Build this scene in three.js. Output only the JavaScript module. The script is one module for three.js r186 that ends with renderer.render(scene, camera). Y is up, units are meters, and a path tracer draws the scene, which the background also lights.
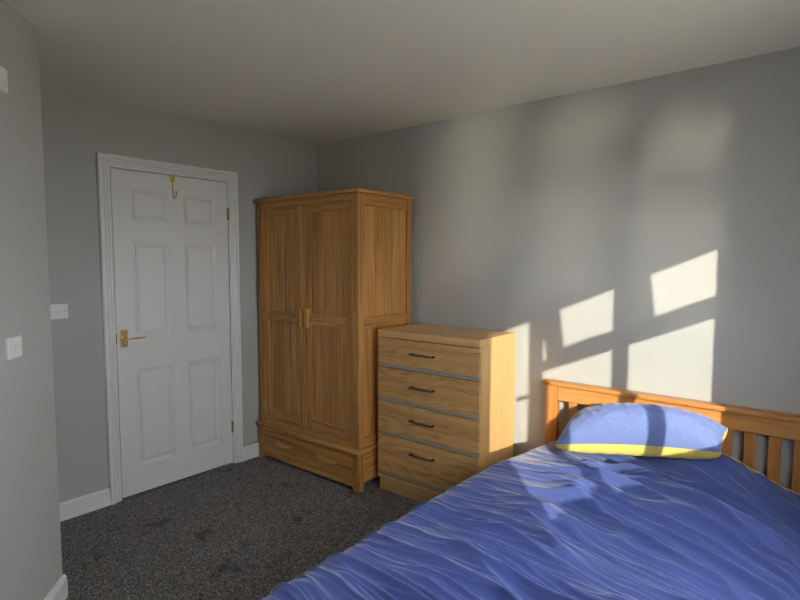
import * as THREE from 'three';
import { RoundedBoxGeometry } from 'three/addons/geometries/RoundedBoxGeometry.js';
import { mergeGeometries, mergeVertices } from 'three/addons/utils/BufferGeometryUtils.js';
import { RectAreaLightUniformsLib } from 'three/addons/lights/RectAreaLightUniformsLib.js';
import { createNoise2D } from 'simplex-noise';

// ---------------------------------------------------------------- camera, sky, sun, exposure
const scene = new THREE.Scene();
const rad = THREE.MathUtils.degToRad;
const camera = new THREE.PerspectiveCamera(58.62, 800 / 600, 0.05, 200);
camera.position.set(3.3085, 1.4508, 2.9322);
camera.rotation.set(rad(-4.145), rad(39.74), rad(0.108), 'YXZ');

scene.background = new THREE.Color().setRGB(0.91, 0.955, 1.0);
scene.backgroundIntensity = 11.5;

const sun = new THREE.DirectionalLight(new THREE.Color().setRGB(1.0, 0.945, 0.78), 6.1);
sun.target.position.set(2.6, 0.8, 0.8);
sun.position.copy(sun.target.position).add(new THREE.Vector3(1, 0.435, 1.15).normalize().multiplyScalar(9));
sun.castShadow = true;
sun.shadow.mapSize.set(4096, 4096);
Object.assign(sun.shadow.camera, { left: -3.5, right: 3.5, top: 3.5, bottom: -3.5, near: 0.5, far: 18 });
sun.shadow.radius = 1.0;
scene.add(sun, sun.target);
// added area light outside, standing in for reflected sun on the back wall
RectAreaLightUniformsLib.init();
const addedGlint = new THREE.RectAreaLight(new THREE.Color().setRGB(1.0, 0.94, 0.78), 265, 0.6, 2.1);
addedGlint.position.set(13.7, -0.55, 12.65);
addedGlint.lookAt(3.69, 1.4, 1.6);
addedGlint.rotateZ(rad(-36));
scene.add(addedGlint);

const renderer = new THREE.WebGLRenderer({ antialias: true });
renderer.toneMapping = THREE.LinearToneMapping;
renderer.toneMappingExposure = 1.06;
renderer.shadowMap.enabled = true;

// ---------------------------------------------------------------- helpers
function rng(seed) {
  let a = seed >>> 0;
  return () => { a = (a + 0x6d2b79f5) | 0; let t = Math.imul(a ^ (a >>> 15), 1 | a); t = (t + Math.imul(t ^ (t >>> 7), 61 | t)) ^ t; return ((t ^ (t >>> 14)) >>> 0) / 4294967296; };
}
const noiseA = createNoise2D(rng(11)), noiseB = createNoise2D(rng(23)), noiseC = createNoise2D(rng(37));
const rand = rng(5);
const clamp = THREE.MathUtils.clamp, lerp = THREE.MathUtils.lerp, smooth = THREE.MathUtils.smoothstep;
const taken = new Map();
function numbered(name) { const n = taken.get(name) || 0; taken.set(name, n + 1); return n ? `${name}_${String(n).padStart(3, '0')}` : name; }
function thing(name, label, category, [x, y, z] = [0, 0, 0], turn = 0, extra = {}) {
  const o = new THREE.Group(); o.name = numbered(name); o.position.set(x, y, z); o.rotation.y = turn;
  o.userData = { label, category, ...extra }; scene.add(o); return o;
}
function mesh(name, geo, mat, parent, pos, rot) {
  const m = new THREE.Mesh(Array.isArray(geo) ? mergeGeometries(geo.map((g) => (g.index ? g.toNonIndexed() : g))) : geo, mat);
  m.name = name; m.castShadow = m.receiveShadow = true;
  if (pos) m.position.set(...pos);
  if (rot) m.rotation.set(...rot);
  parent.add(m); return m;
}
function single(name, geo, mat, label, category, extra = {}) {
  const m = mesh(numbered(name), geo, mat, scene); m.userData = { label, category, ...extra }; return m;
}
const STRUCT = { kind: 'structure' };
// uv in metres by the face's main direction; v runs along the grain axis
function boxUV(geo, grain = 1, ou = 0, ov = 0) {
  const g = geo.index ? geo.toNonIndexed() : geo, P = g.attributes.position, N = g.attributes.normal, uv = new Float32Array(P.count * 2);
  for (let i = 0; i < P.count; i += 3) {
    const n = [0, 0, 0];
    for (let k = 0; k < 3; k++) { n[0] += Math.abs(N.getX(i + k)); n[1] += Math.abs(N.getY(i + k)); n[2] += Math.abs(N.getZ(i + k)); }
    const a = n[0] >= n[1] && n[0] >= n[2] ? 0 : n[1] >= n[2] ? 1 : 2;
    const rest = [0, 1, 2].filter((k) => k !== a);
    let va = grain, ua = rest.find((k) => k !== grain);
    if (a === grain) { ua = rest[0]; va = rest[1]; }
    for (let k = 0; k < 3; k++) {
      const p = [P.getX(i + k), P.getY(i + k), P.getZ(i + k)];
      uv[(i + k) * 2] = p[ua] + ou; uv[(i + k) * 2 + 1] = p[va] + ov;
    }
  }
  g.setAttribute('uv', new THREE.BufferAttribute(uv, 2));
  return g;
}
// box between two corners with eased edges
function bx(x0, x1, y0, y1, z0, z1, r = 0.003, grain = 1, seg = 1) {
  const w = x1 - x0, h = y1 - y0, d = z1 - z0, rr = Math.min(r, w * 0.45, h * 0.45, d * 0.45);
  const g = r > 0 ? new RoundedBoxGeometry(w, h, d, seg, rr) : new THREE.BoxGeometry(w, h, d);
  g.translate((x0 + x1) / 2, (y0 + y1) / 2, (z0 + z1) / 2);
  return boxUV(g, grain, rand() * 3, rand() * 3);
}
const sbx = (...a) => { const g = bx(...a.slice(0, 6), a[6] ?? 0, 1); return g; };
// a profile of [out, up] points run from P0 to P1 (xz); out = left-hand normal given
function run(profile, p0, p1, out) {
  const d = new THREE.Vector3(p1[0] - p0[0], 0, p1[1] - p0[1]), len = d.length(); d.normalize();
  const n = new THREE.Vector3(out[0], 0, out[1]).normalize(), up = new THREE.Vector3(0, 1, 0);
  let start = p0;
  if (new THREE.Vector3().crossVectors(n, up).dot(d) < 0) { d.negate(); start = p1; }
  const g = new THREE.ExtrudeGeometry(new THREE.Shape(profile.map(([a, b]) => new THREE.Vector2(a, b))), { depth: len, bevelEnabled: false });
  g.applyMatrix4(new THREE.Matrix4().makeBasis(n, up, d).setPosition(start[0], 0, start[1]));
  return g;
}
function tube(points, r, seg = 24, rs = 8) { return new THREE.TubeGeometry(new THREE.CatmullRomCurve3(points.map((p) => new THREE.Vector3(...p))), seg, r, rs); }

// ---------------------------------------------------------------- textures
function tex(w, h, fn, srgb) {
  const data = new Uint8Array(w * h * 4);
  for (let j = 0; j < h; j++) for (let i = 0; i < w; i++) {
    const c = fn(i / w, j / h, i, j), k = (j * w + i) * 4;
    data[k] = clamp(c[0], 0, 1) * 255; data[k + 1] = clamp(c[1], 0, 1) * 255; data[k + 2] = clamp(c[2], 0, 1) * 255; data[k + 3] = 255;
  }
  const t = new THREE.DataTexture(data, w, h); t.magFilter = THREE.LinearFilter; t.minFilter = THREE.LinearMipmapLinearFilter; t.generateMipmaps = true;
  t.wrapS = t.wrapT = THREE.MirroredRepeatWrapping; if (srgb) t.colorSpace = THREE.SRGBColorSpace; t.needsUpdate = true; return t;
}
// wood: u across the grain 0..0.6 m, v along it 0..1.2 m
function woodTex(seed, light, dark, { rings = 9, contrast = 0.5, fleck = 0.25, wave = 1 } = {}) {
  const n1 = createNoise2D(rng(seed)), n2 = createNoise2D(rng(seed + 1)), n3 = createNoise2D(rng(seed + 2));
  const t = tex(640, 768, (u, v) => {
    const x = u * 0.6, y = v * 1.2;
    const bend = wave * (0.055 * n1(x * 3.2, y * 1.1) + 0.016 * n2(x * 9, y * 3)) + 0.012 * n1(x * 20 + 9, y * 0.7);
    const ring = 0.5 + 0.5 * Math.sin((x + bend) * rings * 2 * Math.PI * 2.2);
    const late = Math.pow(ring, 2) * (0.45 + 0.55 * n3(x * 25 + 4, y * 1.3));
    const fib = 0.5 + 0.5 * n2(x * 230, y * 7);
    const pore = Math.max(0, n3(x * 420, y * 16) - 0.35) * 1.4;
    const broad = 0.5 + 0.5 * n3(x * 12, y * 0.9);
    const m = clamp(contrast * (0.5 * late + 0.35 * broad + 0.3 * fib) + fleck * pore * (0.4 + late), 0, 1);
    return [0, 1, 2].map((k) => lerp(light[k], dark[k], m));
  }, true);
  t.repeat.set(1 / 0.6, 1 / 1.2); return t;
}
const rgb = (r, g, b) => [r / 255, g / 255, b / 255];
const oakTex = woodTex(101, rgb(230, 174, 102), rgb(112, 68, 28), { rings: 13, contrast: 0.72, fleck: 0.5, wave: 0.22 });
const drawerTex = woodTex(211, rgb(232, 188, 126), rgb(158, 110, 60), { rings: 12, contrast: 0.85, fleck: 0.2, wave: 1.4 });
const plainTex = woodTex(251, rgb(232, 190, 128), rgb(190, 143, 86), { rings: 8, contrast: 0.5, fleck: 0.12, wave: 0.2 });
const pineTex = woodTex(307, rgb(218, 156, 90), rgb(146, 86, 38), { rings: 8, contrast: 0.55, fleck: 0.1, wave: 0.4 });
const plasterBump = tex(512, 512, (u, v) => { const h = 0.5 + 0.2 * noiseA(u * 60, v * 60) + 0.2 * noiseB(u * 150, v * 150) + 0.1 * noiseC(u * 12, v * 12); return [h, h, h]; });
plasterBump.repeat.set(2, 2);
const carpetRand = rng(77), spots = Float32Array.from({ length: 1024 * 1024 }, () => carpetRand());
const spotAt = (i, j) => spots[((j + 1024) % 1024) * 1024 + ((i + 1024) % 1024)];
function carpetH(i, j) { return 0.45 * spotAt(i, j) + 0.275 * spotAt(i >> 1, (j >> 1) + 300) + 0.275 * spotAt((i / 3) | 0, ((j / 3) | 0) + 600); }
const carpetTex = tex(1024, 1024, (u, v, i, j) => {
  const h = carpetH(i, j), f = clamp((h - 0.5) * 2.6 + 0.45, 0, 1);
  const lay = 0.5 + 0.5 * noiseA(u * 5, v * 5) + 0.25 * noiseB(u * 16, v * 16);
  const k = lerp(0.74, 1.02, smooth(lay, -0.1, 0.16));
  return [lerp(0.20, 0.70, f) * k, lerp(0.197, 0.685, f) * k, lerp(0.20, 0.675, f) * k];
}, true);
carpetTex.wrapS = carpetTex.wrapT = THREE.RepeatWrapping; carpetTex.repeat.set(1 / 2.1, 1 / 2.1);
const carpetBump = tex(1024, 1024, (u, v, i, j) => { const h = carpetH(i, j); return [h, h, h]; });
carpetBump.wrapS = carpetBump.wrapT = THREE.RepeatWrapping; carpetBump.repeat.set(1 / 2.1, 1 / 2.1);
const napTex = tex(1024, 1024, (u, v) => {
  const n = 0.5 + 0.3 * noiseA(u * 9, v * 30) + 0.22 * noiseB(u * 40, v * 90) + 0.14 * noiseC(u * 190, v * 240);
  return [n, n, n];
});
napTex.repeat.set(1, 1);

// ---------------------------------------------------------------- materials
const std = (o) => new THREE.MeshStandardMaterial(o), phy = (o) => new THREE.MeshPhysicalMaterial(o);
const M = {
  wall: std({ color: new THREE.Color().setRGB(0.47, 0.472, 0.455), roughness: 0.85, bumpMap: plasterBump, bumpScale: 0.0006 }),
  ceiling: std({ color: new THREE.Color().setRGB(0.88, 0.865, 0.79), roughness: 0.9, bumpMap: plasterBump, bumpScale: 0.0006 }),
  carpet: std({ map: carpetTex, bumpMap: carpetBump, bumpScale: 0.004, roughness: 1 }),
  gloss: phy({ color: new THREE.Color().setRGB(0.80, 0.80, 0.79), roughness: 0.38 }),
  door: phy({ color: new THREE.Color().setRGB(0.78, 0.78, 0.77), roughness: 0.42 }),
  upvc: phy({ color: new THREE.Color().setRGB(0.85, 0.85, 0.84), roughness: 0.3 }),
  sill: phy({ color: new THREE.Color().setRGB(0.85, 0.85, 0.83), roughness: 0.32, clearcoat: 1, clearcoatRoughness: 0.3 }),
  plastic: phy({ color: new THREE.Color().setRGB(0.80, 0.79, 0.76), roughness: 0.35 }),
  dark: std({ color: 0x1b1a19, roughness: 0.6 }),
  brass: std({ color: new THREE.Color().setRGB(0.86, 0.62, 0.24), metalness: 1, roughness: 0.24 }),
  brassOld: std({ color: new THREE.Color().setRGB(0.36, 0.27, 0.13), metalness: 1, roughness: 0.4 }),
  hookBrass: std({ color: new THREE.Color().setRGB(0.62, 0.5, 0.13), metalness: 0.6, roughness: 0.35 }),
  steel: std({ color: new THREE.Color().setRGB(0.38, 0.36, 0.33), metalness: 1, roughness: 0.35 }),
  pewter: std({ color: new THREE.Color().setRGB(0.20, 0.18, 0.16), metalness: 1, roughness: 0.45 }),
  strip: std({ color: new THREE.Color().setRGB(0.40, 0.40, 0.39), metalness: 0.3, roughness: 0.4 }),
  glass: phy({ color: 0xffffff, transmission: 1, thickness: 0, roughness: 0, ior: 1.5 }),
  paving: std({ color: new THREE.Color().setRGB(0.38, 0.34, 0.25), roughness: 1 }),
  yellow: phy({ color: new THREE.Color().setRGB(0.82, 0.66, 0.16), roughness: 0.9, sheen: 0.3, sheenRoughness: 0.5, bumpMap: napTex, bumpScale: 0.0015 }),
  velvet: phy({ color: new THREE.Color().setRGB(0.075, 0.113, 0.355), roughness: 0.8, sheen: 1, sheenRoughness: 0.7, sheenColor: new THREE.Color().setRGB(1, 0.97, 0.95), bumpMap: napTex, bumpScale: 0.0007 }),
  cotton: phy({ color: new THREE.Color().setRGB(0.175, 0.235, 0.52), roughness: 0.85, sheen: 1, sheenRoughness: 0.7, sheenColor: new THREE.Color().setRGB(1, 0.97, 0.95), bumpMap: napTex, bumpScale: 0.0008 }),
  sheet: std({ color: new THREE.Color().setRGB(0.1, 0.14, 0.35), roughness: 0.95 }),
};
const woodSet = (map, r, tints) => tints.map((t) => phy({ map, color: new THREE.Color().setRGB(...t), roughness: r, bumpMap: map, bumpScale: 0.0002 }));
const OAK = woodSet(oakTex, 0.48, [[1, 1, 1], [0.90, 0.87, 0.83], [1.0, 0.95, 0.88], [0.82, 0.77, 0.71], [0.94, 0.94, 0.93]]);
const oak = OAK[0];
const [drawerWood] = woodSet(drawerTex, 0.36, [[1, 1, 1]]);
const [plainWood] = woodSet(plainTex, 0.36, [[1, 1, 1]]);
const PINE = woodSet(pineTex, 0.34, [[1, 1, 1], [0.92, 0.88, 0.84], [0.97, 0.95, 0.92]]);

// ---------------------------------------------------------------- room shell
const H = 2.377, XW = 3.65, ZF = 4.0;
const D0 = 0.823, D1 = 1.585, DT = 1.989;                       // door leaf: z from D0 to D1, top DT
const EX = 0.78, EZ = 2.161, DX = 0.7692, DZ = 0.639;           // free edge and direction of the slanting wall
const uvPlane = (g, a, b) => { const P = g.attributes.position, uv = g.attributes.uv; for (let i = 0; i < P.count; i++) uv.setXY(i, P.getComponent(i, a), P.getComponent(i, b)); return g; };

{ const g = bx(-0.2, 3.85, -0.15, 0, -0.15, 4.15, 0); single('floor', g, M.carpet, 'dark grey flecked carpet covering the bedroom floor', 'floor', STRUCT); }
single('ceiling', sbx(-0.2, 3.85, H, H + 0.15, -0.15, 4.15), M.ceiling, 'plain white painted ceiling', 'ceiling', STRUCT);
single('wall_back', sbx(-0.2, 3.85, 0, H, -0.15, 0), M.wall, 'grey wall behind the bed crossed by window sunlight', 'wall', STRUCT);
{
  const s = new THREE.Shape([[0, 0], [3.1, 0], [3.1, H], [0, H]].map((p) => new THREE.Vector2(...p)));
  const e = 0.028, h = new THREE.Path([[D0 - e, 0], [D1 + e, 0], [D1 + e, DT + e], [D0 - e, DT + e]].map((p) => new THREE.Vector2(...p))); s.holes.push(h);
  const g = new THREE.ExtrudeGeometry(s, { depth: 0.06, bevelEnabled: false });
  g.applyMatrix4(new THREE.Matrix4().makeBasis(new THREE.Vector3(0, 0, 1), new THREE.Vector3(0, 1, 0), new THREE.Vector3(-1, 0, 0)));
  single('wall_left', [boxUV(g), sbx(-0.2, -0.06, 0, H, 0, 3.1)], M.wall, 'grey wall with the white six panel door', 'wall', STRUCT);
}
{
  const t = 0.1, nx = -DZ, nz = DX, L = (ZF - EZ) / DZ;
  const pts = [[EX, EZ], [EX + DX * L, ZF], [EX + DX * L + nx * t, ZF + nz * t], [EX + nx * t, EZ + nz * t]];
  const g = new THREE.ExtrudeGeometry(new THREE.Shape(pts.map(([x, z]) => new THREE.Vector2(x, -z))), { depth: H, bevelEnabled: false });
  g.rotateX(-Math.PI / 2);
  single('wall_diagonal', boxUV(g), M.wall, 'slanting grey wall in the left foreground', 'wall', STRUCT);
}
single('wall_nook', sbx(-0.2, 2.1, 0, H, 3.1, 3.2), M.wall, 'grey end wall of the recess beside the door', 'wall', STRUCT);
single('wall_front', sbx(2.7, 3.85, 0, H, ZF, ZF + 0.15), M.wall, 'grey wall behind the photographer', 'wall', STRUCT);
const WZ0 = 0.905, WZ1 = 2.61, WY0 = 0.915, WY1 = 1.99;
{
  const s = new THREE.Shape([[-0.15, 0], [ZF + 0.15, 0], [ZF + 0.15, H], [-0.15, H]].map((p) => new THREE.Vector2(...p)));
  s.holes.push(new THREE.Path([[WZ0, WY0], [WZ1, WY0], [WZ1, WY1], [WZ0, WY1]].map((p) => new THREE.Vector2(...p))));
  const g = new THREE.ExtrudeGeometry(s, { depth: 0.12, bevelEnabled: false });
  g.applyMatrix4(new THREE.Matrix4().makeBasis(new THREE.Vector3(0, 0, 1), new THREE.Vector3(0, 1, 0), new THREE.Vector3(-1, 0, 0)).setPosition(XW + 0.12, 0, 0));
  single('wall_right', boxUV(g), M.wall, 'grey wall with the window on the right of the bed', 'wall', STRUCT);
}
{ const g = sbx(3.77, 60, -2.9, -2.7, -40, 40); single('ground', g, M.paving, 'pale gravel yard below the bedroom window', 'ground', STRUCT); }

{  // out-of-view glasshouse, invented to give the added area light a source
  const t = thing('added_greenhouse', 'small unseen glasshouse added in the yard as source for the area light', 'added_greenhouse', [14.5, -2.7, 13.55], -0.84);
  const w = 1.1, d = 0.8, h0 = 1.9, h1 = 2.75;
  for (const x of [-w, w - 0.04]) for (const z of [-d, d - 0.04]) mesh('post', sbx(x, x + 0.04, 0, h0, z, z + 0.04), M.strip, t);
  for (const x of [-w, w - 0.04]) mesh('eaves_rail', sbx(x, x + 0.04, h0, h0 + 0.04, -d, d), M.strip, t);
  mesh('ridge', sbx(-0.03, 0.03, h1 - 0.02, h1 + 0.04, -d, d), M.strip, t);
  for (const x of [-1, 1]) mesh('side_pane', sbx(x * (w - 0.02) - 0.003, x * (w - 0.02) + 0.003, 0.05, h0, -d + 0.04, d - 0.04), M.glass, t);
  for (const z of [-1, 1]) mesh('end_pane', sbx(-w + 0.04, w - 0.04, 0.05, h0, z * (d - 0.02) - 0.003, z * (d - 0.02) + 0.003), M.glass, t);
  const L = Math.hypot(w, h1 - h0), an = Math.atan2(h1 - h0, w);
  for (const x of [-1, 1]) mesh('roof_pane', sbx(-L / 2, L / 2, -0.003, 0.003, -d, d), M.glass, t, [x * w / 2, (h0 + h1) / 2 + 0.02, 0], [0, 0, -x * an]);
}

// skirting boards
const skirt = [[0, 0], [0.016, 0], [0.016, 0.078], [0.009, 0.081], [0.009, 0.084], [0.0145, 0.087], [0.011, 0.096], [0.006, 0.101], [0, 0.102]];
const AW = 0.076;
single('baseboard_left', run(skirt, [0, 0.585], [0, D0 - AW], [1, 0]), M.gloss, 'short white skirting board between door and wardrobe', 'skirting', STRUCT);
single('baseboard_left', run(skirt, [0, D1 + AW], [0, 3.1], [1, 0]), M.gloss, 'white skirting board left of the door', 'skirting', STRUCT);
single('baseboard_back', run(skirt, [0, 0], [XW, 0], [0, 1]), M.gloss, 'white skirting board behind the bed', 'skirting', STRUCT);
single('baseboard_diagonal', run(skirt, [EX - DX * 0.006, EZ - DZ * 0.006], [EX + DX * 2.86, EZ + DZ * 2.86], [DZ, -DX]), M.gloss, 'white skirting board on the slanting foreground wall', 'skirting', STRUCT);
single('baseboard_right', run(skirt, [XW, 0.016], [XW, ZF], [-1, 0]), M.gloss, 'white skirting board below the window', 'skirting', STRUCT);

// ---------------------------------------------------------------- door
{
  // moulded casing: [outward from opening, proud of wall]
  const prof = [[0.006, -0.05], [0.006, 0.004], [0.018, 0.004], [0.018, 0.011], [0.024, 0.013], [0.027, 0.008], [0.031, 0.008], [0.037, 0.014], [0.045, 0.017], [0.048, 0.013], [0.051, 0.013], [0.054, 0.021], [0.069, 0.022], [AW, 0.016], [AW, 0]];
  const pt = (k, [w, h]) => [[h, 0, D0 - w], [h, DT + w, D0 - w], [h, DT + w, D1 + w], [h, 0, D1 + w]][k];
  const seg = (k) => {
    const v = [];
    for (let i = 0; i + 1 < prof.length; i++) {
      const a = pt(k, prof[i]), b = pt(k, prof[i + 1]), c = pt(k + 1, prof[i + 1]), d = pt(k + 1, prof[i]);
      v.push(...a, ...b, ...c, ...a, ...c, ...d);
    }
    const g = new THREE.BufferGeometry(); g.setAttribute('position', new THREE.Float32BufferAttribute(v, 3)); g.computeVertexNormals();
    g.setAttribute('uv', new THREE.Float32BufferAttribute(new Float32Array(v.length / 3 * 2), 2)); return boxUV(g);
  };
  const t = thing('trim_1', 'white moulded casing around the panelled door', 'door frame', [0, 0, 0], 0, STRUCT);
  mesh('side_casing', seg(0), M.gloss, t); mesh('head_casing', seg(1), M.gloss, t); mesh('side_casing', seg(2), M.gloss, t);
  mesh('lining', [sbx(-0.06, -0.002, 0, DT + 0.026, D0 - 0.027, D0 - 0.0065), sbx(-0.06, -0.002, 0, DT + 0.026, D1 + 0.0065, D1 + 0.027), sbx(-0.06, -0.002, DT + 0.0065, DT + 0.027, D0 - 0.004, D1 + 0.004)], M.gloss, t);
  mesh('strike_plate', sbx(-0.012, 0.004, 0.955, 1.015, D1 + 0.0015, D1 + 0.0045), M.dark, t);

  const d = thing('door_1', 'white six panel interior door with brass handle', 'door', [0, 0, 0], 0, STRUCT);
  const cols = [[0.915, 1.147], [1.247, 1.479]], rows = [[0.178, 0.789], [0.982, 1.568], [1.687, 1.881]];
  const s = new THREE.Shape([[D0, 0.011], [D1, 0.011], [D1, DT], [D0, DT]].map((p) => new THREE.Vector2(...p)));
  for (const c of cols) for (const r of rows) s.holes.push(new THREE.Path([[c[0], r[0]], [c[1], r[0]], [c[1], r[1]], [c[0], r[1]]].map((p) => new THREE.Vector2(...p))));
  const g = new THREE.ExtrudeGeometry(s, { depth: 0.04, bevelEnabled: false });
  g.applyMatrix4(new THREE.Matrix4().makeBasis(new THREE.Vector3(0, 0, 1), new THREE.Vector3(0, 1, 0), new THREE.Vector3(-1, 0, 0)));
  mesh('door_leaf', boxUV(g), M.door, d);
  const steps = [[0, 0], [0.001, -0.004], [0.019, -0.014], [0.022, -0.018], [0.026, -0.018], [0.028, -0.009], [0.041, -0.003]];
  for (const c of cols) for (const r of rows) {
    const v = [], ring = (i) => { const [w, x] = steps[i]; return [[x, r[0] + w, c[0] + w], [x, r[0] + w, c[1] - w], [x, r[1] - w, c[1] - w], [x, r[1] - w, c[0] + w]]; };
    for (let i = 0; i + 1 < steps.length; i++) {
      const A = ring(i), B = ring(i + 1);
      for (let k = 0; k < 4; k++) { const l = (k + 1) % 4; v.push(...A[k], ...B[l], ...A[l], ...A[k], ...B[k], ...B[l]); }
    }
    const F = ring(steps.length - 1); v.push(...F[0], ...F[2], ...F[1], ...F[0], ...F[3], ...F[2]);
    const pg = new THREE.BufferGeometry(); pg.setAttribute('position', new THREE.Float32BufferAttribute(v, 3)); pg.computeVertexNormals();
    pg.setAttribute('uv', new THREE.Float32BufferAttribute(new Float32Array(v.length / 3 * 2), 2));
    mesh('panel', boxUV(pg), M.door, d);
  }
  const hy = 0.985, hz = 1.546;
  const hd = mesh('handle_plate', bx(0.0005, 0.009, hy - 0.053, hy + 0.053, hz - 0.0215, hz + 0.0215, 0.003, 1, 2), M.brass, d); hd.userData.label = 'polished brass back plate';
  const rose = new THREE.CylinderGeometry(0.009, 0.012, 0.032, 16); rose.rotateZ(-Math.PI / 2); rose.translate(0.024, hy, hz);
  mesh('lever', [rose, tube([[0.042, hy, hz + 0.004], [0.047, hy, hz - 0.012], [0.048, hy + 0.002, hz - 0.05], [0.046, hy - 0.001, hz - 0.085], [0.047, hy + 0.002, hz - 0.108]], 0.005, 24, 10), new THREE.SphereGeometry(0.0062, 12, 8).translate(0.047, hy + 0.002, hz - 0.108)], M.brass, hd);
  for (const y of [0.273, 1.776]) {
    const k = new THREE.CylinderGeometry(0.006, 0.006, 0.082, 10).translate(0.005, y, D0 - 0.002);
    mesh('hinge', [k, sbx(0.0002, 0.0025, y - 0.041, y + 0.041, D0 + 0.001, D0 + 0.006)], M.brassOld, d);
  }
}
{
  const hk = thing('door_hook', 'brass over-door hook hanging from top of the door', 'hook', [0.001, 1.84, 1.216]);
  mesh('bracket', [bx(-0.03, 0.003, 0.149, 0.1515, -0.016, 0.016, 0.001), bx(0.0003, 0.003, 0.112, 0.151, -0.016, 0.016, 0.001)], M.hookBrass, hk);
  const st = mesh('hook_arm', tube([[0.004, 0.12, 0], [0.005, 0.08, 0], [0.006, 0.035, 0], [0.013, 0.012, 0], [0.028, 0.006, 0], [0.043, 0.016, 0], [0.05, 0.038, 0]], 0.0045, 30, 8), M.hookBrass, hk);
  mesh('knob', new THREE.SphereGeometry(0.0075, 12, 8).translate(0.05, 0.042, 0), M.hookBrass, st);
}

// ---------------------------------------------------------------- wall fittings
{
  const s = thing('light_switch', 'white light switch plate on wall beside the door', 'switch', [0.0005, 1.172, 1.884]);
  mesh('plate', bx(0, 0.009, -0.041, 0.041, -0.043, 0.043, 0.003, 1, 2), M.plastic, s);
  mesh('rocker', bx(0.008, 0.0125, -0.013, 0.011, -0.007, 0.007, 0.002), M.plastic, s);
  for (const z of [-0.03, 0.03]) mesh('screw', new THREE.CylinderGeometry(0.003, 0.003, 0.002, 10).rotateZ(Math.PI / 2).translate(0.0095, 0, z), M.brassOld, s);
  const turn = Math.atan2(DZ, -DX);      // local x points out of the slanting wall
  const at = (u, y) => [EX + DX * u + DZ * 0.0005, y, EZ + DZ * u - DX * 0.0005];
  const s2 = thing('light_switch', 'white light switch plate on the slanting foreground wall', 'switch', at(0.312, 1.139), Math.PI / 2 - Math.atan2(DZ, -DX));
  s2.rotation.y = Math.atan2(DX, DZ);
  mesh('plate', bx(0, 0.012, -0.039, 0.039, -0.046, 0.046, 0.003, 1, 2), M.plastic, s2);
  mesh('rocker', bx(0.011, 0.0155, -0.013, 0.011, -0.007, 0.007, 0.002), M.plastic, s2);
  for (const z of [-0.031, 0.031]) mesh('screw', new THREE.CylinderGeometry(0.003, 0.003, 0.002, 10).rotateZ(Math.PI / 2).translate(0.0125, 0, z), M.plastic, s2);
  const b = thing('door_chime', 'white vented plastic box high on the slanting wall', 'wall box', at(0.375, 2.07), 0);
  b.rotation.y = Math.atan2(DX, DZ);
  mesh('casing', bx(0, 0.032, -0.041, 0.041, -0.062, 0.062, 0.008, 1, 3), M.plastic, b);
  for (const y of [-0.006, -0.02]) mesh('louvre', bx(0.030, 0.037, y - 0.003, y + 0.003, -0.045, 0.045, 0.001), M.plastic, b);
}

// ---------------------------------------------------------------- window (right wall, out of frame)
{
  const w = thing('window_1', 'white framed three light window with two open top vents', 'window', [0, 0, 0], 0, STRUCT);
  const x0 = 3.676, x1 = 3.706, e = 0.016;
  const panes = [[0.983 - e, 1.428 + e], [1.532 - e, 1.98 + e], [2.091 - e, 2.497 + e]];
  const tr = [1.556, 1.615], top = 1.935;
  mesh('side_frame', bx(x0, x1, WY0, WY1, WZ0, panes[0][0], 0.004), M.upvc, w);
  mesh('side_frame', bx(x0, x1, WY0, WY1, panes[2][1], WZ1, 0.004), M.upvc, w);
  mesh('mullion', bx(x0, x1, WY0, WY1, panes[0][1], panes[1][0], 0.004), M.upvc, w);
  mesh('mullion', bx(x0, x1, WY0, WY1, panes[1][1], panes[2][0], 0.004), M.upvc, w);
  for (const [a, b] of panes) {
    const bot = a > 2 ? 1.03 : 0.975;
    mesh('bottom_rail', bx(x0, x1, WY0, bot, a, b, 0.004), M.upvc, w);
    if (a > 2) {                                    // the tall side-hung light, shut
      mesh('head_rail', bx(x0, x1, 1.885, WY1, a, b, 0.004), M.upvc, w);
      mesh('pane', sbx(3.689, 3.693, bot, 1.885, a, b), M.glass, w);
      mesh('stay_handle', [bx(3.655, 3.676, 1.4, 1.43, a - 0.03, a - 0.01, 0.004), bx(3.645, 3.66, 1.40, 1.425, a - 0.03, a + 0.05, 0.006)], M.upvc, w);
      continue;
    }
    mesh('transom', bx(x0, x1, tr[0], tr[1], a, b, 0.004), M.upvc, w);
    mesh('head_rail', bx(x0, x1, top, WY1, a, b, 0.004), M.upvc, w);
    mesh('pane', sbx(3.689, 3.693, bot, tr[0], a, b), M.glass, w);
    const s = new THREE.Group(); s.name = 'top_vent'; s.position.set(3.722, 1.96, 0); s.rotation.z = rad(7.0); w.add(s);
    const f = 0.038 + e, o = 0.062, yb = 1.640 - 1.96, yt = -0.004;
    mesh('vent_frame', [bx(0, 0.026, yb, yt, a - o + e, a + f, 0.003), bx(0, 0.026, yb, yt, b - f, b + o - e, 0.003), bx(0, 0.026, yb, yb + 0.047, a + f, b - f, 0.003), bx(0, 0.026, yt - 0.052, yt, a + f, b - f, 0.003)], M.upvc, s);
    mesh('pane', sbx(0.011, 0.015, yb + 0.047, yt - 0.052, a + f, b - f), M.glass, s);
    mesh('stay_handle', bx(-0.016, 0, yb + 0.03, yb + 0.046, (a + b) / 2 - 0.06, (a + b) / 2 + 0.03, 0.006), M.upvc, s);
  }
  mesh('window_board', bx(3.60, x0, WY0 - 0.028, WY0 - 0.001, WZ0 - 0.06, WZ1 + 0.06, 0.009, 1, 3), M.sill, w);
}

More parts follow.
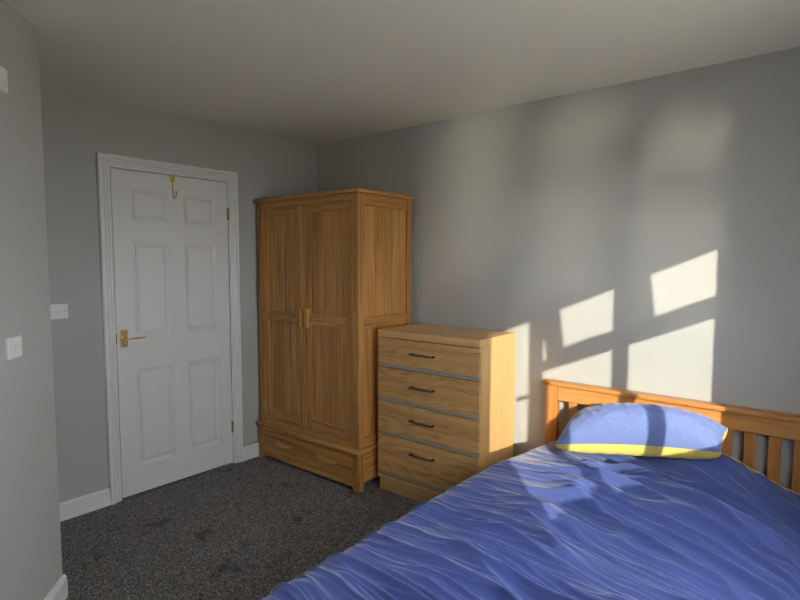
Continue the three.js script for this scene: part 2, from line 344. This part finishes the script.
// ---------------------------------------------------------------- wardrobe
{
  const W = 1.016, D = 0.553, TOP = 1.8907, i = 0.0114, F = -i;   // local: x from -W (left) to 0, front plane z = 0, y up
  const t = thing('wardrobe', 'tall oak double wardrobe with a wide bottom drawer', 'wardrobe', [1.0379, 0, 0.6004], 0.0176);
  const pick = (k) => OAK[k % OAK.length];
  const P = 0.052;
  // base
  for (const [a, b] of [[-W, -W + P], [-P, 0]]) {
    mesh('leg', bx(a, b, 0, 0.24, -P, 0, 0.004), pick(2), t);
    mesh('leg', bx(a, b, 0, 0.24, -D, -D + P, 0.004), pick(2), t);
  }
  mesh('base_rail', bx(-W + P, -P, 0.026, 0.058, -0.03, -0.003, 0.003, 0), pick(0), t);
  mesh('base_rail', bx(-W + P, -P, 0.222, 0.24, -0.03, -0.003, 0.003, 0), pick(0), t);
  mesh('base_side', bx(-0.02, -0.006, 0.05, 0.24, -D + P, -P, 0.002, 2), pick(0), t);
  mesh('base_side', bx(-W + 0.006, -W + 0.02, 0.05, 0.24, -D + P, -P, 0.002, 2), pick(0), t);
  mesh('base_back', bx(-W + P, -P, 0.05, 0.24, -D + 0.01, -D + 0.02, 0.001, 0), pick(0), t);
  const dr = mesh('drawer', bx(-W + P + 0.003, -P - 0.003, 0.061, 0.219, -0.025, -0.002, 0.003, 0), pick(1), t);
  for (const u of [0.289, 0.732]) {
    // bowed wooden pull: lens-shaped bar
    const sh = new THREE.Shape(); sh.moveTo(-0.09, 0); sh.quadraticCurveTo(-0.05, 0.033, 0, 0.035); sh.quadraticCurveTo(0.05, 0.033, 0.09, 0); sh.lineTo(-0.09, 0);
    const g = new THREE.ExtrudeGeometry(sh, { depth: 0.016, bevelEnabled: true, bevelSize: 0.004, bevelThickness: 0.004, bevelSegments: 2, curveSegments: 10 });
    g.rotateX(Math.PI / 2); g.translate(-u, 0.163, 0.001);
    mesh('drawer_pull', boxUV(g, 0), pick(0), dr);
  }
  mesh('ledge', bx(-W - 0.014, 0.016, 0.243, 0.273, -D, 0.018, 0.009, 0, 3), pick(0), t);
  // carcass
  const B0 = 0.274, B1 = TOP - 0.026, post = 0.05;
  for (const [a, b] of [[-W + i, -W + i + post], [-i - post, -i]]) {
    mesh('corner_post', bx(a, b, B0, B1, F - 0.05, F, 0.004), pick(1), t);
    mesh('corner_post', bx(a, b, B0, B1, -D, -D + 0.05, 0.004), pick(1), t);
  }
  mesh('top_rail', bx(-W + i + post, -i - post, 1.822, B1, F - 0.03, F - 0.002, 0.002, 0), pick(1), t);
  mesh('bottom_rail', bx(-W + i + post, -i - post, B0, 0.312, F - 0.03, F - 0.002, 0.002, 0), pick(0), t);
  mesh('back_panel', bx(-W + i + post, -i - post, B0, B1, -D + 0.012, -D + 0.02, 0.001), pick(3), t);
  mesh('cornice', bx(-W + i - 0.022, -i + 0.0237, B1, TOP, -D, F + 0.0237, 0.009, 0, 3), pick(2), t);
  for (const side of [0, 1]) {
    const X = (a, b) => (side ? [-W + i + a, -W + i + b] : [-i - b, -i - a]);
    const za = -D + 0.05, zb = F - 0.05;
    for (const [y0, y1] of [[B0, 0.335], [1.031, 1.097], [1.795, B1]]) mesh('side_rail', bx(...X(0.003, 0.025), y0, y1, za, zb, 0.003, 2), pick(2), t);
    const n = 6, cuts = [0, 0.15, 0.34, 0.5, 0.66, 0.86, 1];
    for (const [y0, y1, q] of [[0.335, 1.031, 0], [1.097, 1.795, 3]]) for (let k = 0; k < n; k++)
      mesh('board', bx(...X(0.017, 0.023), y0, y1, lerp(za, zb, cuts[k]) + 0.0005, lerp(za, zb, cuts[k + 1]) - 0.0005, 0.0012), pick([2, 0, 4, 1, 2, 0][k] + (q && k === 3 ? 1 : 0)), t);
  }
  // doors
  const dz = F - 0.024, DZ1 = F - 0.002, y0 = 0.315, y1 = 1.819, gap = 0.507;
  for (const side of [0, 1]) {
    const a = side ? -W + i + post + 0.003 : -gap + 0.003, b = side ? -gap - 0.003 : -i - post - 0.003;
    const d = new THREE.Group(); d.name = 'door'; t.add(d);
    const st = 0.056;
    for (const [p, q] of [[a, a + st], [b - st, b]]) mesh('stile', bx(p, q, y0, y1, dz, DZ1, 0.003), pick(1 + side), d);
    for (const [p, q] of [[y0, 0.386], [1.031, 1.097], [1.768, y1]]) mesh('rail', bx(a + st, b - st, p, q, dz, DZ1 - 0.001, 0.003, 0), pick(side ? 1 : 0), d);
    const cuts = side ? [0, 0.2, 0.47, 0.72, 1] : [0, 0.24, 0.44, 0.68, 0.86, 1];
    for (const [p, q, s] of [[0.386, 1.031, 0], [1.097, 1.768, 1]]) for (let k = 0; k + 1 < cuts.length; k++)
      mesh('board', bx(lerp(a + st, b - st, cuts[k]) + 0.0003, lerp(a + st, b - st, cuts[k + 1]) - 0.0003, p, q, dz + 0.002, DZ1 - 0.013, 0.001), pick([4, 1, 3, 2, 0][(k + s * 2 + side) % 5]), d);
    const hx = side ? -gap - 0.038 : -gap + 0.038;
    const pull = new RoundedBoxGeometry(0.032, 0.134, 0.026, 3, 0.008); pull.translate(hx, 1.071, DZ1 + 0.0135);
    mesh('pull', boxUV(pull), pick(2), d);
    const kx = side ? a - 0.002 : b + 0.002;
    for (const y of [0.396, 1.054, 1.716]) mesh('hinge', bx(kx - 0.006, kx + 0.006, y - 0.028, y + 0.028, DZ1 - 0.004, DZ1 + 0.004, 0.002), M.steel, d);
  }
}

// ---------------------------------------------------------------- chest of drawers
{
  const W = 0.7363, D = 0.4145, TOP = 1.028;
  const t = thing('chest_of_drawers', 'light oak four drawer chest with grey strips and dark bar handles', 'chest', [1.8178, 0, 0.4631], 0.0122);
  mesh('top', bx(-W, -0.0185, 0.985, TOP, -D, 0.0, 0.002, 0), plainWood, t);
  mesh('side', [bx(-0.018, 0, 0.0, 0.985, -D, -0.02, 0), bx(-0.018, 0, 0.985, TOP, -D, 0, 0)], plainWood, t);
  mesh('side', bx(-W, -W + 0.018, 0.0, 0.984, -D, -0.02, 0.001), plainWood, t);
  mesh('back', bx(-W + 0.018, -0.018, 0.09, 0.984, -D, -D + 0.006, 0), plainWood, t);
  mesh('plinth', bx(-W + 0.018, -0.018, 0, 0.086, -0.036, -0.022, 0.001, 0), plainWood, t);
  mesh('base_board', bx(-W, 0, 0.087, 0.106, -D + 0.01, 0.002, 0.002, 0), plainWood, t);
  const rows = [[0.134, 0.372, 0.294], [0.395, 0.582, 0.497], [0.605, 0.797, 0.702], [0.820, 0.981, 0.901]];
  for (const [y0, y1, hy] of rows) {
    const d = new THREE.Group(); d.name = 'drawer'; t.add(d);
    mesh('drawer_front', bx(-W + 0.001, -0.001, y0, y1, -0.018, 0, 0.0015, 0), drawerWood, d);
    mesh('metal_strip', bx(-W + 0.001, -0.001, y0 - 0.019, y0 - 0.001, -0.018, -0.003, 0.001, 0), M.strip, d);
    const pts = []; for (let k = 0; k <= 16; k++) pts.push([-0.468 + 0.168 * k / 16, hy, 0.024 + 0.002 * Math.sin(k * 1.2)]);
    const bar = [tube(pts, 0.0055, 40, 8)];
    for (let k = 0; k <= 6; k++) bar.push(new THREE.TorusGeometry(0.0065, 0.002, 6, 12).rotateY(Math.PI / 2).translate(-0.43 + 0.092 * k / 6, hy, 0.024));
    for (const x of [-0.462, -0.306]) bar.push(new THREE.CylinderGeometry(0.0055, 0.0075, 0.025, 10).rotateX(Math.PI / 2).translate(x, hy, 0.012));
    mesh('handle', bar, M.pewter, d);
    mesh('drawer_box', bx(-W + 0.032, -0.032, y0 + 0.012, y1 - 0.03, -D + 0.04, -0.019, 0, 2), plainWood, d);
  }
}

// ---------------------------------------------------------------- bed
const BX0 = 2.012, BX1 = 3.30, BZ = 0.085;
{
  const t = thing('bed_frame', 'honey coloured wooden bed frame with slatted headboard', 'bed', [BX0, 0, BZ], 0.02);
  const L = BX1 - BX0;
  for (const a of [0.012, L - 0.012 - 0.07]) mesh('headboard_post', bx(a, a + 0.07, 0, 0.752, -0.045, 0, 0.004), PINE[2], t);
  mesh('headboard_cap', bx(-0.006, L + 0.006, 0.752, 0.776, -0.056, 0.014, 0.007, 0, 3), PINE[0], t);
  mesh('headboard_rail', bx(0.082, L - 0.082, 0.668, 0.751, -0.04, -0.006, 0.005, 0, 2), PINE[0], t);
  mesh('headboard_rail', bx(0.082, L - 0.082, 0.25, 0.34, -0.04, -0.006, 0.004, 0), PINE[2], t);
  for (let k = 0; k < 12; k++) { const x = 0.143 + k * 0.0925; mesh('slat', bx(x, x + 0.047, 0.338, 0.67, -0.032, -0.014, 0.003), PINE[k % 3], t); }
  for (const a of [0.014, L - 0.014 - 0.028]) mesh('side_rail', bx(a, a + 0.028, 0.17, 0.31, 0.001, 2.1, 0.004, 2), PINE[2], t);
  for (const a of [0.012, L - 0.012 - 0.07]) mesh('foot_post', bx(a, a + 0.07, 0, 0.33, 2.1, 2.145, 0.004), PINE[2], t);
  mesh('foot_rail', bx(0.082, L - 0.082, 0.17, 0.32, 2.105, 2.135, 0.004, 0), PINE[0], t);
  for (let k = 0; k < 10; k++) mesh('base_slat', bx(0.043, L - 0.043, 0.2, 0.216, 0.1 + k * 0.21, 0.18 + k * 0.21, 0.002, 0), PINE[1], t);
}
single('mattress', bx(2.075, 3.235, 0.217, 0.38, 0.125, 2.16, 0.05, 1, 4), M.sheet, 'mattress under the blue bedding', 'mattress');

// height of the bedding's top before the edges fall away
const foldQ = (x, z) => { const s = Math.max(0, x - 2.25); return z - 0.12 * (x - 2.1) - 0.42 * s * s * Math.exp(-z * z / 0.9) - 0.05 * noiseC(x * 0.9, z * 0.9); };
function crease(x, z, ax, az, bx_, bz, w, h, bow = 0) {
  const dx = bx_ - ax, dz = bz - az, l = Math.hypot(dx, dz), s = ((x - ax) * dx + (z - az) * dz) / (l * l);
  let q = ((x - ax) * -dz + (z - az) * dx) / l; q -= bow * 4 * s * (1 - s);
  const env = smooth(s, -0.12, 0.25) * (1 - smooth(s, 0.75, 1.12));
  return h * env * Math.exp(-(q * q) / (w * w));
}
function wrinkle(x, z) {
  const q = foldQ(x, z) + 0.005 * noiseA(x * 4, z * 4), r = (n, k) => Math.pow(1.07 - Math.sqrt(n * n + 0.005), k);
  const calm = 0.45 + 0.55 * smooth(noiseB(x * 1.7 + 3, z * 1.7), -0.6, 0.5);
  let h = 0.036 * r(noiseA(x * 0.8 + 4, q * 4.4), 2.4) + 0.020 * calm * r(noiseB(x * 1.3, q * 9.5 + 7), 3) + 0.0075 * calm * r(noiseC(x * 2.4, q * 21), 2.6) + 0.0018 * r(noiseA(x * 6, q * 50), 2) - 0.022;
  h += 0.012 * noiseC(x * 2.1, z * 1.8);
  h += crease(x, z, 2.48, 0.33, 3.26, 0.80, 0.04, 0.042, 0.03) - crease(x, z, 2.60, 0.33, 3.28, 0.72, 0.035, 0.05, 0.03);
  h += crease(x, z, 2.36, 0.62, 3.2, 0.92, 0.03, 0.026, 0.03) + crease(x, z, 2.3, 0.5, 2.95, 0.78, 0.022, 0.02, 0.02) + crease(x, z, 2.2, 0.9, 2.9, 1.02, 0.02, 0.012) + crease(x, z, 2.15, 1.2, 2.75, 1.34, 0.022, 0.012) + crease(x, z, 2.2, 1.45, 2.8, 1.5, 0.02, 0.011, -0.03);
  const flat = 1 - 0.6 * (1 - smooth(x, 2.2, 2.55)) * (1 - 0.5 * smooth(z, 0.9, 1.3)) - 0.2 * (1 - smooth(x, 2.08, 2.2));
  return h * flat * (0.2 + 0.8 * smooth(z, 0.12, 0.42)) + 0.012 * (1 - smooth(z, 0.12, 0.42)) * smooth(x, 2.8, 3.0);
}
function bedTop(x, z) {
  let y = 0.474 + 0.018 * Math.sin(clamp((x - 2.1) / 1.1, 0, 1) * Math.PI);
  y += 0.032 * smooth(z, 0.4, 0.75) - 0.034 * Math.exp(-((x - 2.58) ** 2) / 0.14 - ((z - 0.34) ** 2) / 0.018);
  y += 0.085 * Math.exp(-((x - 2.84) ** 2) / 0.04 - ((z - 0.12) ** 2) / 0.03);
  y -= 0.045 * smooth(x, 2.97, 3.3) * (1 - 0.35 * smooth(z, 0.3, 1.2));
  y -= 0.03 * (1 - smooth(x, 2.05, 2.3)) * (1 - smooth(z, 0.1, 0.35));
  return y;
}
// fold of a flat cloth coordinate over an edge at 0: returns [inward position, drop]
function overEdge(d, R) { // d > 0 on top, < 0 hanging
  const arc = R * Math.PI / 2;
  if (d >= R) return [d, 0];
  const s = R - d;                                   // length past the tangent point
  if (s < arc) { const a = s / R; return [R - R * Math.sin(a), R - R * Math.cos(a)]; }
  return [0, R + (s - arc)];
}
{
  const XL = 2.045, XR = 3.275, ZH = 0.108, ZE = 2.23;
  const t = thing('duvet', 'crumpled royal blue velvet duvet with yellow underside on bed', 'duvet', [(XL + XR) / 2, 0, (ZH + ZE) / 2]);
  const ox = t.position.x, oz = t.position.z;
  const sL = -0.12, sR = (XR - XL) + 0.08, tH = -0.012, tE = (ZE - ZH) + 0.12;
  const make = (inset, useW, nx, nz) => {
    const P = [], UV = [], I = [];
    for (let j = 0; j <= nz; j++) for (let k = 0; k <= nx; k++) {
      const s = lerp(sL + inset, sR - inset, k / nx), tt = lerp(tH + inset * 0.3, tE - inset, j / nz);
      const [a, da] = overEdge(s, 0.075), [b, db] = overEdge(XR - XL - s, 0.075);
      const [c, dc] = overEdge(tt, 0.03), [e, de] = overEdge(ZE - ZH - tt, 0.075);
      let x = s < 0.6 ? XL + a : XR - b, z = tt < 1 ? ZH + c : ZE - e;
      let drop = Math.max(da + db, de) + Math.min(da + db, de) * 0.15 + Math.min(dc, 0.05);
      const w = useW * wrinkle(XL + s, ZH + tt);
      const hang = smooth(drop, 0.0, 0.09);
      let y = bedTop(clamp(x, XL, XR), clamp(z, ZH, ZE)) - drop * 1.0 + w * (1 - 0.8 * hang);
      const outx = s < 0.6 ? -1 : 1;
      if (da + db > 0) x += outx * (w * 0.9 + 0.004) * hang;
      if (de > 0) z += (w * 0.9 + 0.004) * hang;
      if (inset) { y -= 0.014 * (1 - hang); if (da + db > 0) x -= outx * 0.012 * hang; if (de > 0) z -= 0.012 * hang; }
      P.push(x - ox, Math.max(y, 0.05), z - oz); UV.push((XL + s) * 1.4, (ZH + tt) * 1.4);
    }
    for (let j = 0; j < nz; j++) for (let k = 0; k < nx; k++) { const a = j * (nx + 1) + k, b = a + 1, c = a + nx + 1, d = c + 1; I.push(a, c, b, b, c, d); }
    const g = new THREE.BufferGeometry(); g.setAttribute('position', new THREE.Float32BufferAttribute(P, 3)); g.setAttribute('uv', new THREE.Float32BufferAttribute(UV, 2)); g.setIndex(I); g.computeVertexNormals();
    return g;
  };
  const NX = 300, NZ = 820, top = make(0, 1, NX, NZ);
  mesh('duvet_top', top, M.velvet, t);
  const un = mesh('duvet_underside', make(0.006, 1, 200, 400), M.yellow, t); un.userData.label = 'yellow underside of the duvet';
  const edge = []; const row = Math.round((0.014 - tH) / (tE - tH) * NZ) * (NX + 1);
  for (let k = 30; k <= NX - 20; k += 3) { const p = top.attributes.position; edge.push([p.getX(row + k), p.getY(row + k) + 0.002, p.getZ(row + k)]); }
  const pip = mesh('piping', tube(edge, 0.0042, 260, 6), M.yellow, t); pip.userData.label = 'yellow edge piping';
}
{
  // pillow: bilinear mid surface between front seam and back seam, filled on both sides
  const FL = new THREE.Vector3(2.215, 0.516, 0.385), FR = new THREE.Vector3(2.925, 0.602, 0.250), BL = new THREE.Vector3(2.22, 0.615, 0.135), BR = new THREE.Vector3(2.93, 0.685, 0.125);
  const t = thing('pillow', 'plump blue pillow with yellow underside against the headboard', 'pillow', [2.56, 0.508, 0.24]);
  const N = 90, K = 60;
  const mid = (a, b) => {          // a, b in 0..1 (left-right, front-back); seams pulled in between the corners
    const pa = 0.012 * Math.sin(b * Math.PI), A = lerp(pa, 1 - pa, a), pb = 0.05 * Math.sin(a * Math.PI), B = lerp(-0.2 * pb, 1 - pb * 0.6, b);
    const f = FL.clone().lerp(FR, A), k = BL.clone().lerp(BR, A); f.lerp(k, B); f.y += 0.018 * Math.sin(a * Math.PI) * (1 - b); return f;
  };
  const up = new THREE.Vector3().crossVectors(FR.clone().sub(FL), BL.clone().sub(FL)).normalize(); if (up.y < 0) up.negate();
  const shell = (side) => {
    const P = [], UV = [], I = [];
    for (let j = 0; j <= K; j++) for (let k = 0; k <= N; k++) {
      const a = 0.5 - 0.5 * Math.cos(Math.PI * k / N), b = 0.5 - 0.5 * Math.cos(Math.PI * j / K);
      const m = mid(a, b), ea = Math.pow(clamp(1 - Math.pow(Math.abs(2 * a - 1), 2.6), 0, 1), 0.62), eb = Math.pow(clamp(1 - Math.pow(Math.abs(2 * b - 1), 2.2), 0, 1), 0.55);
      const body = ea * eb;
      let h = side > 0 ? 0.15 * body : -0.095 * Math.pow(body, 0.4);
      const x = a * 0.72, z = b * 0.4;
      const creases = 0.006 * Math.pow(1 - Math.abs(noiseA(x * 9 + z * 5, z * 4 - x * 2)), 2.5) + 0.004 * Math.pow(1 - Math.abs(noiseB(x * 22 + z * 8, z * 8)), 2) + 0.0018 * noiseC(x * 60, z * 40);
      if (side > 0) h += creases * Math.min(1, body * 2.2); else h += (creases * 0.8 - 0.004) * Math.min(1, body * 3);
      const p = m.addScaledVector(up, h); if (side < 0) p.y = Math.max(p.y, 0.465);
      p.z = Math.max(p.z, 0.105);
      P.push(p.x - 2.56, p.y - 0.5, p.z - 0.24); UV.push(x * 1.6, z * 1.6);
    }
    for (let j = 0; j < K; j++) for (let k = 0; k < N; k++) { const a = j * (N + 1) + k, b = a + 1, c = a + N + 1, d = c + 1; if (side > 0) I.push(a, b, c, b, d, c); else I.push(a, c, b, b, c, d); }
    const g = new THREE.BufferGeometry(); g.setAttribute('position', new THREE.Float32BufferAttribute(P, 3)); g.setAttribute('uv', new THREE.Float32BufferAttribute(UV, 2)); g.setIndex(I); g.computeVertexNormals(); return g;
  };
  mesh('pillow_top', shell(1), M.cotton, t);
  const b = mesh('pillow_underside', shell(-1), M.yellow, t); b.userData.label = 'bright yellow underside of the pillow';
}

renderer.render(scene, camera);
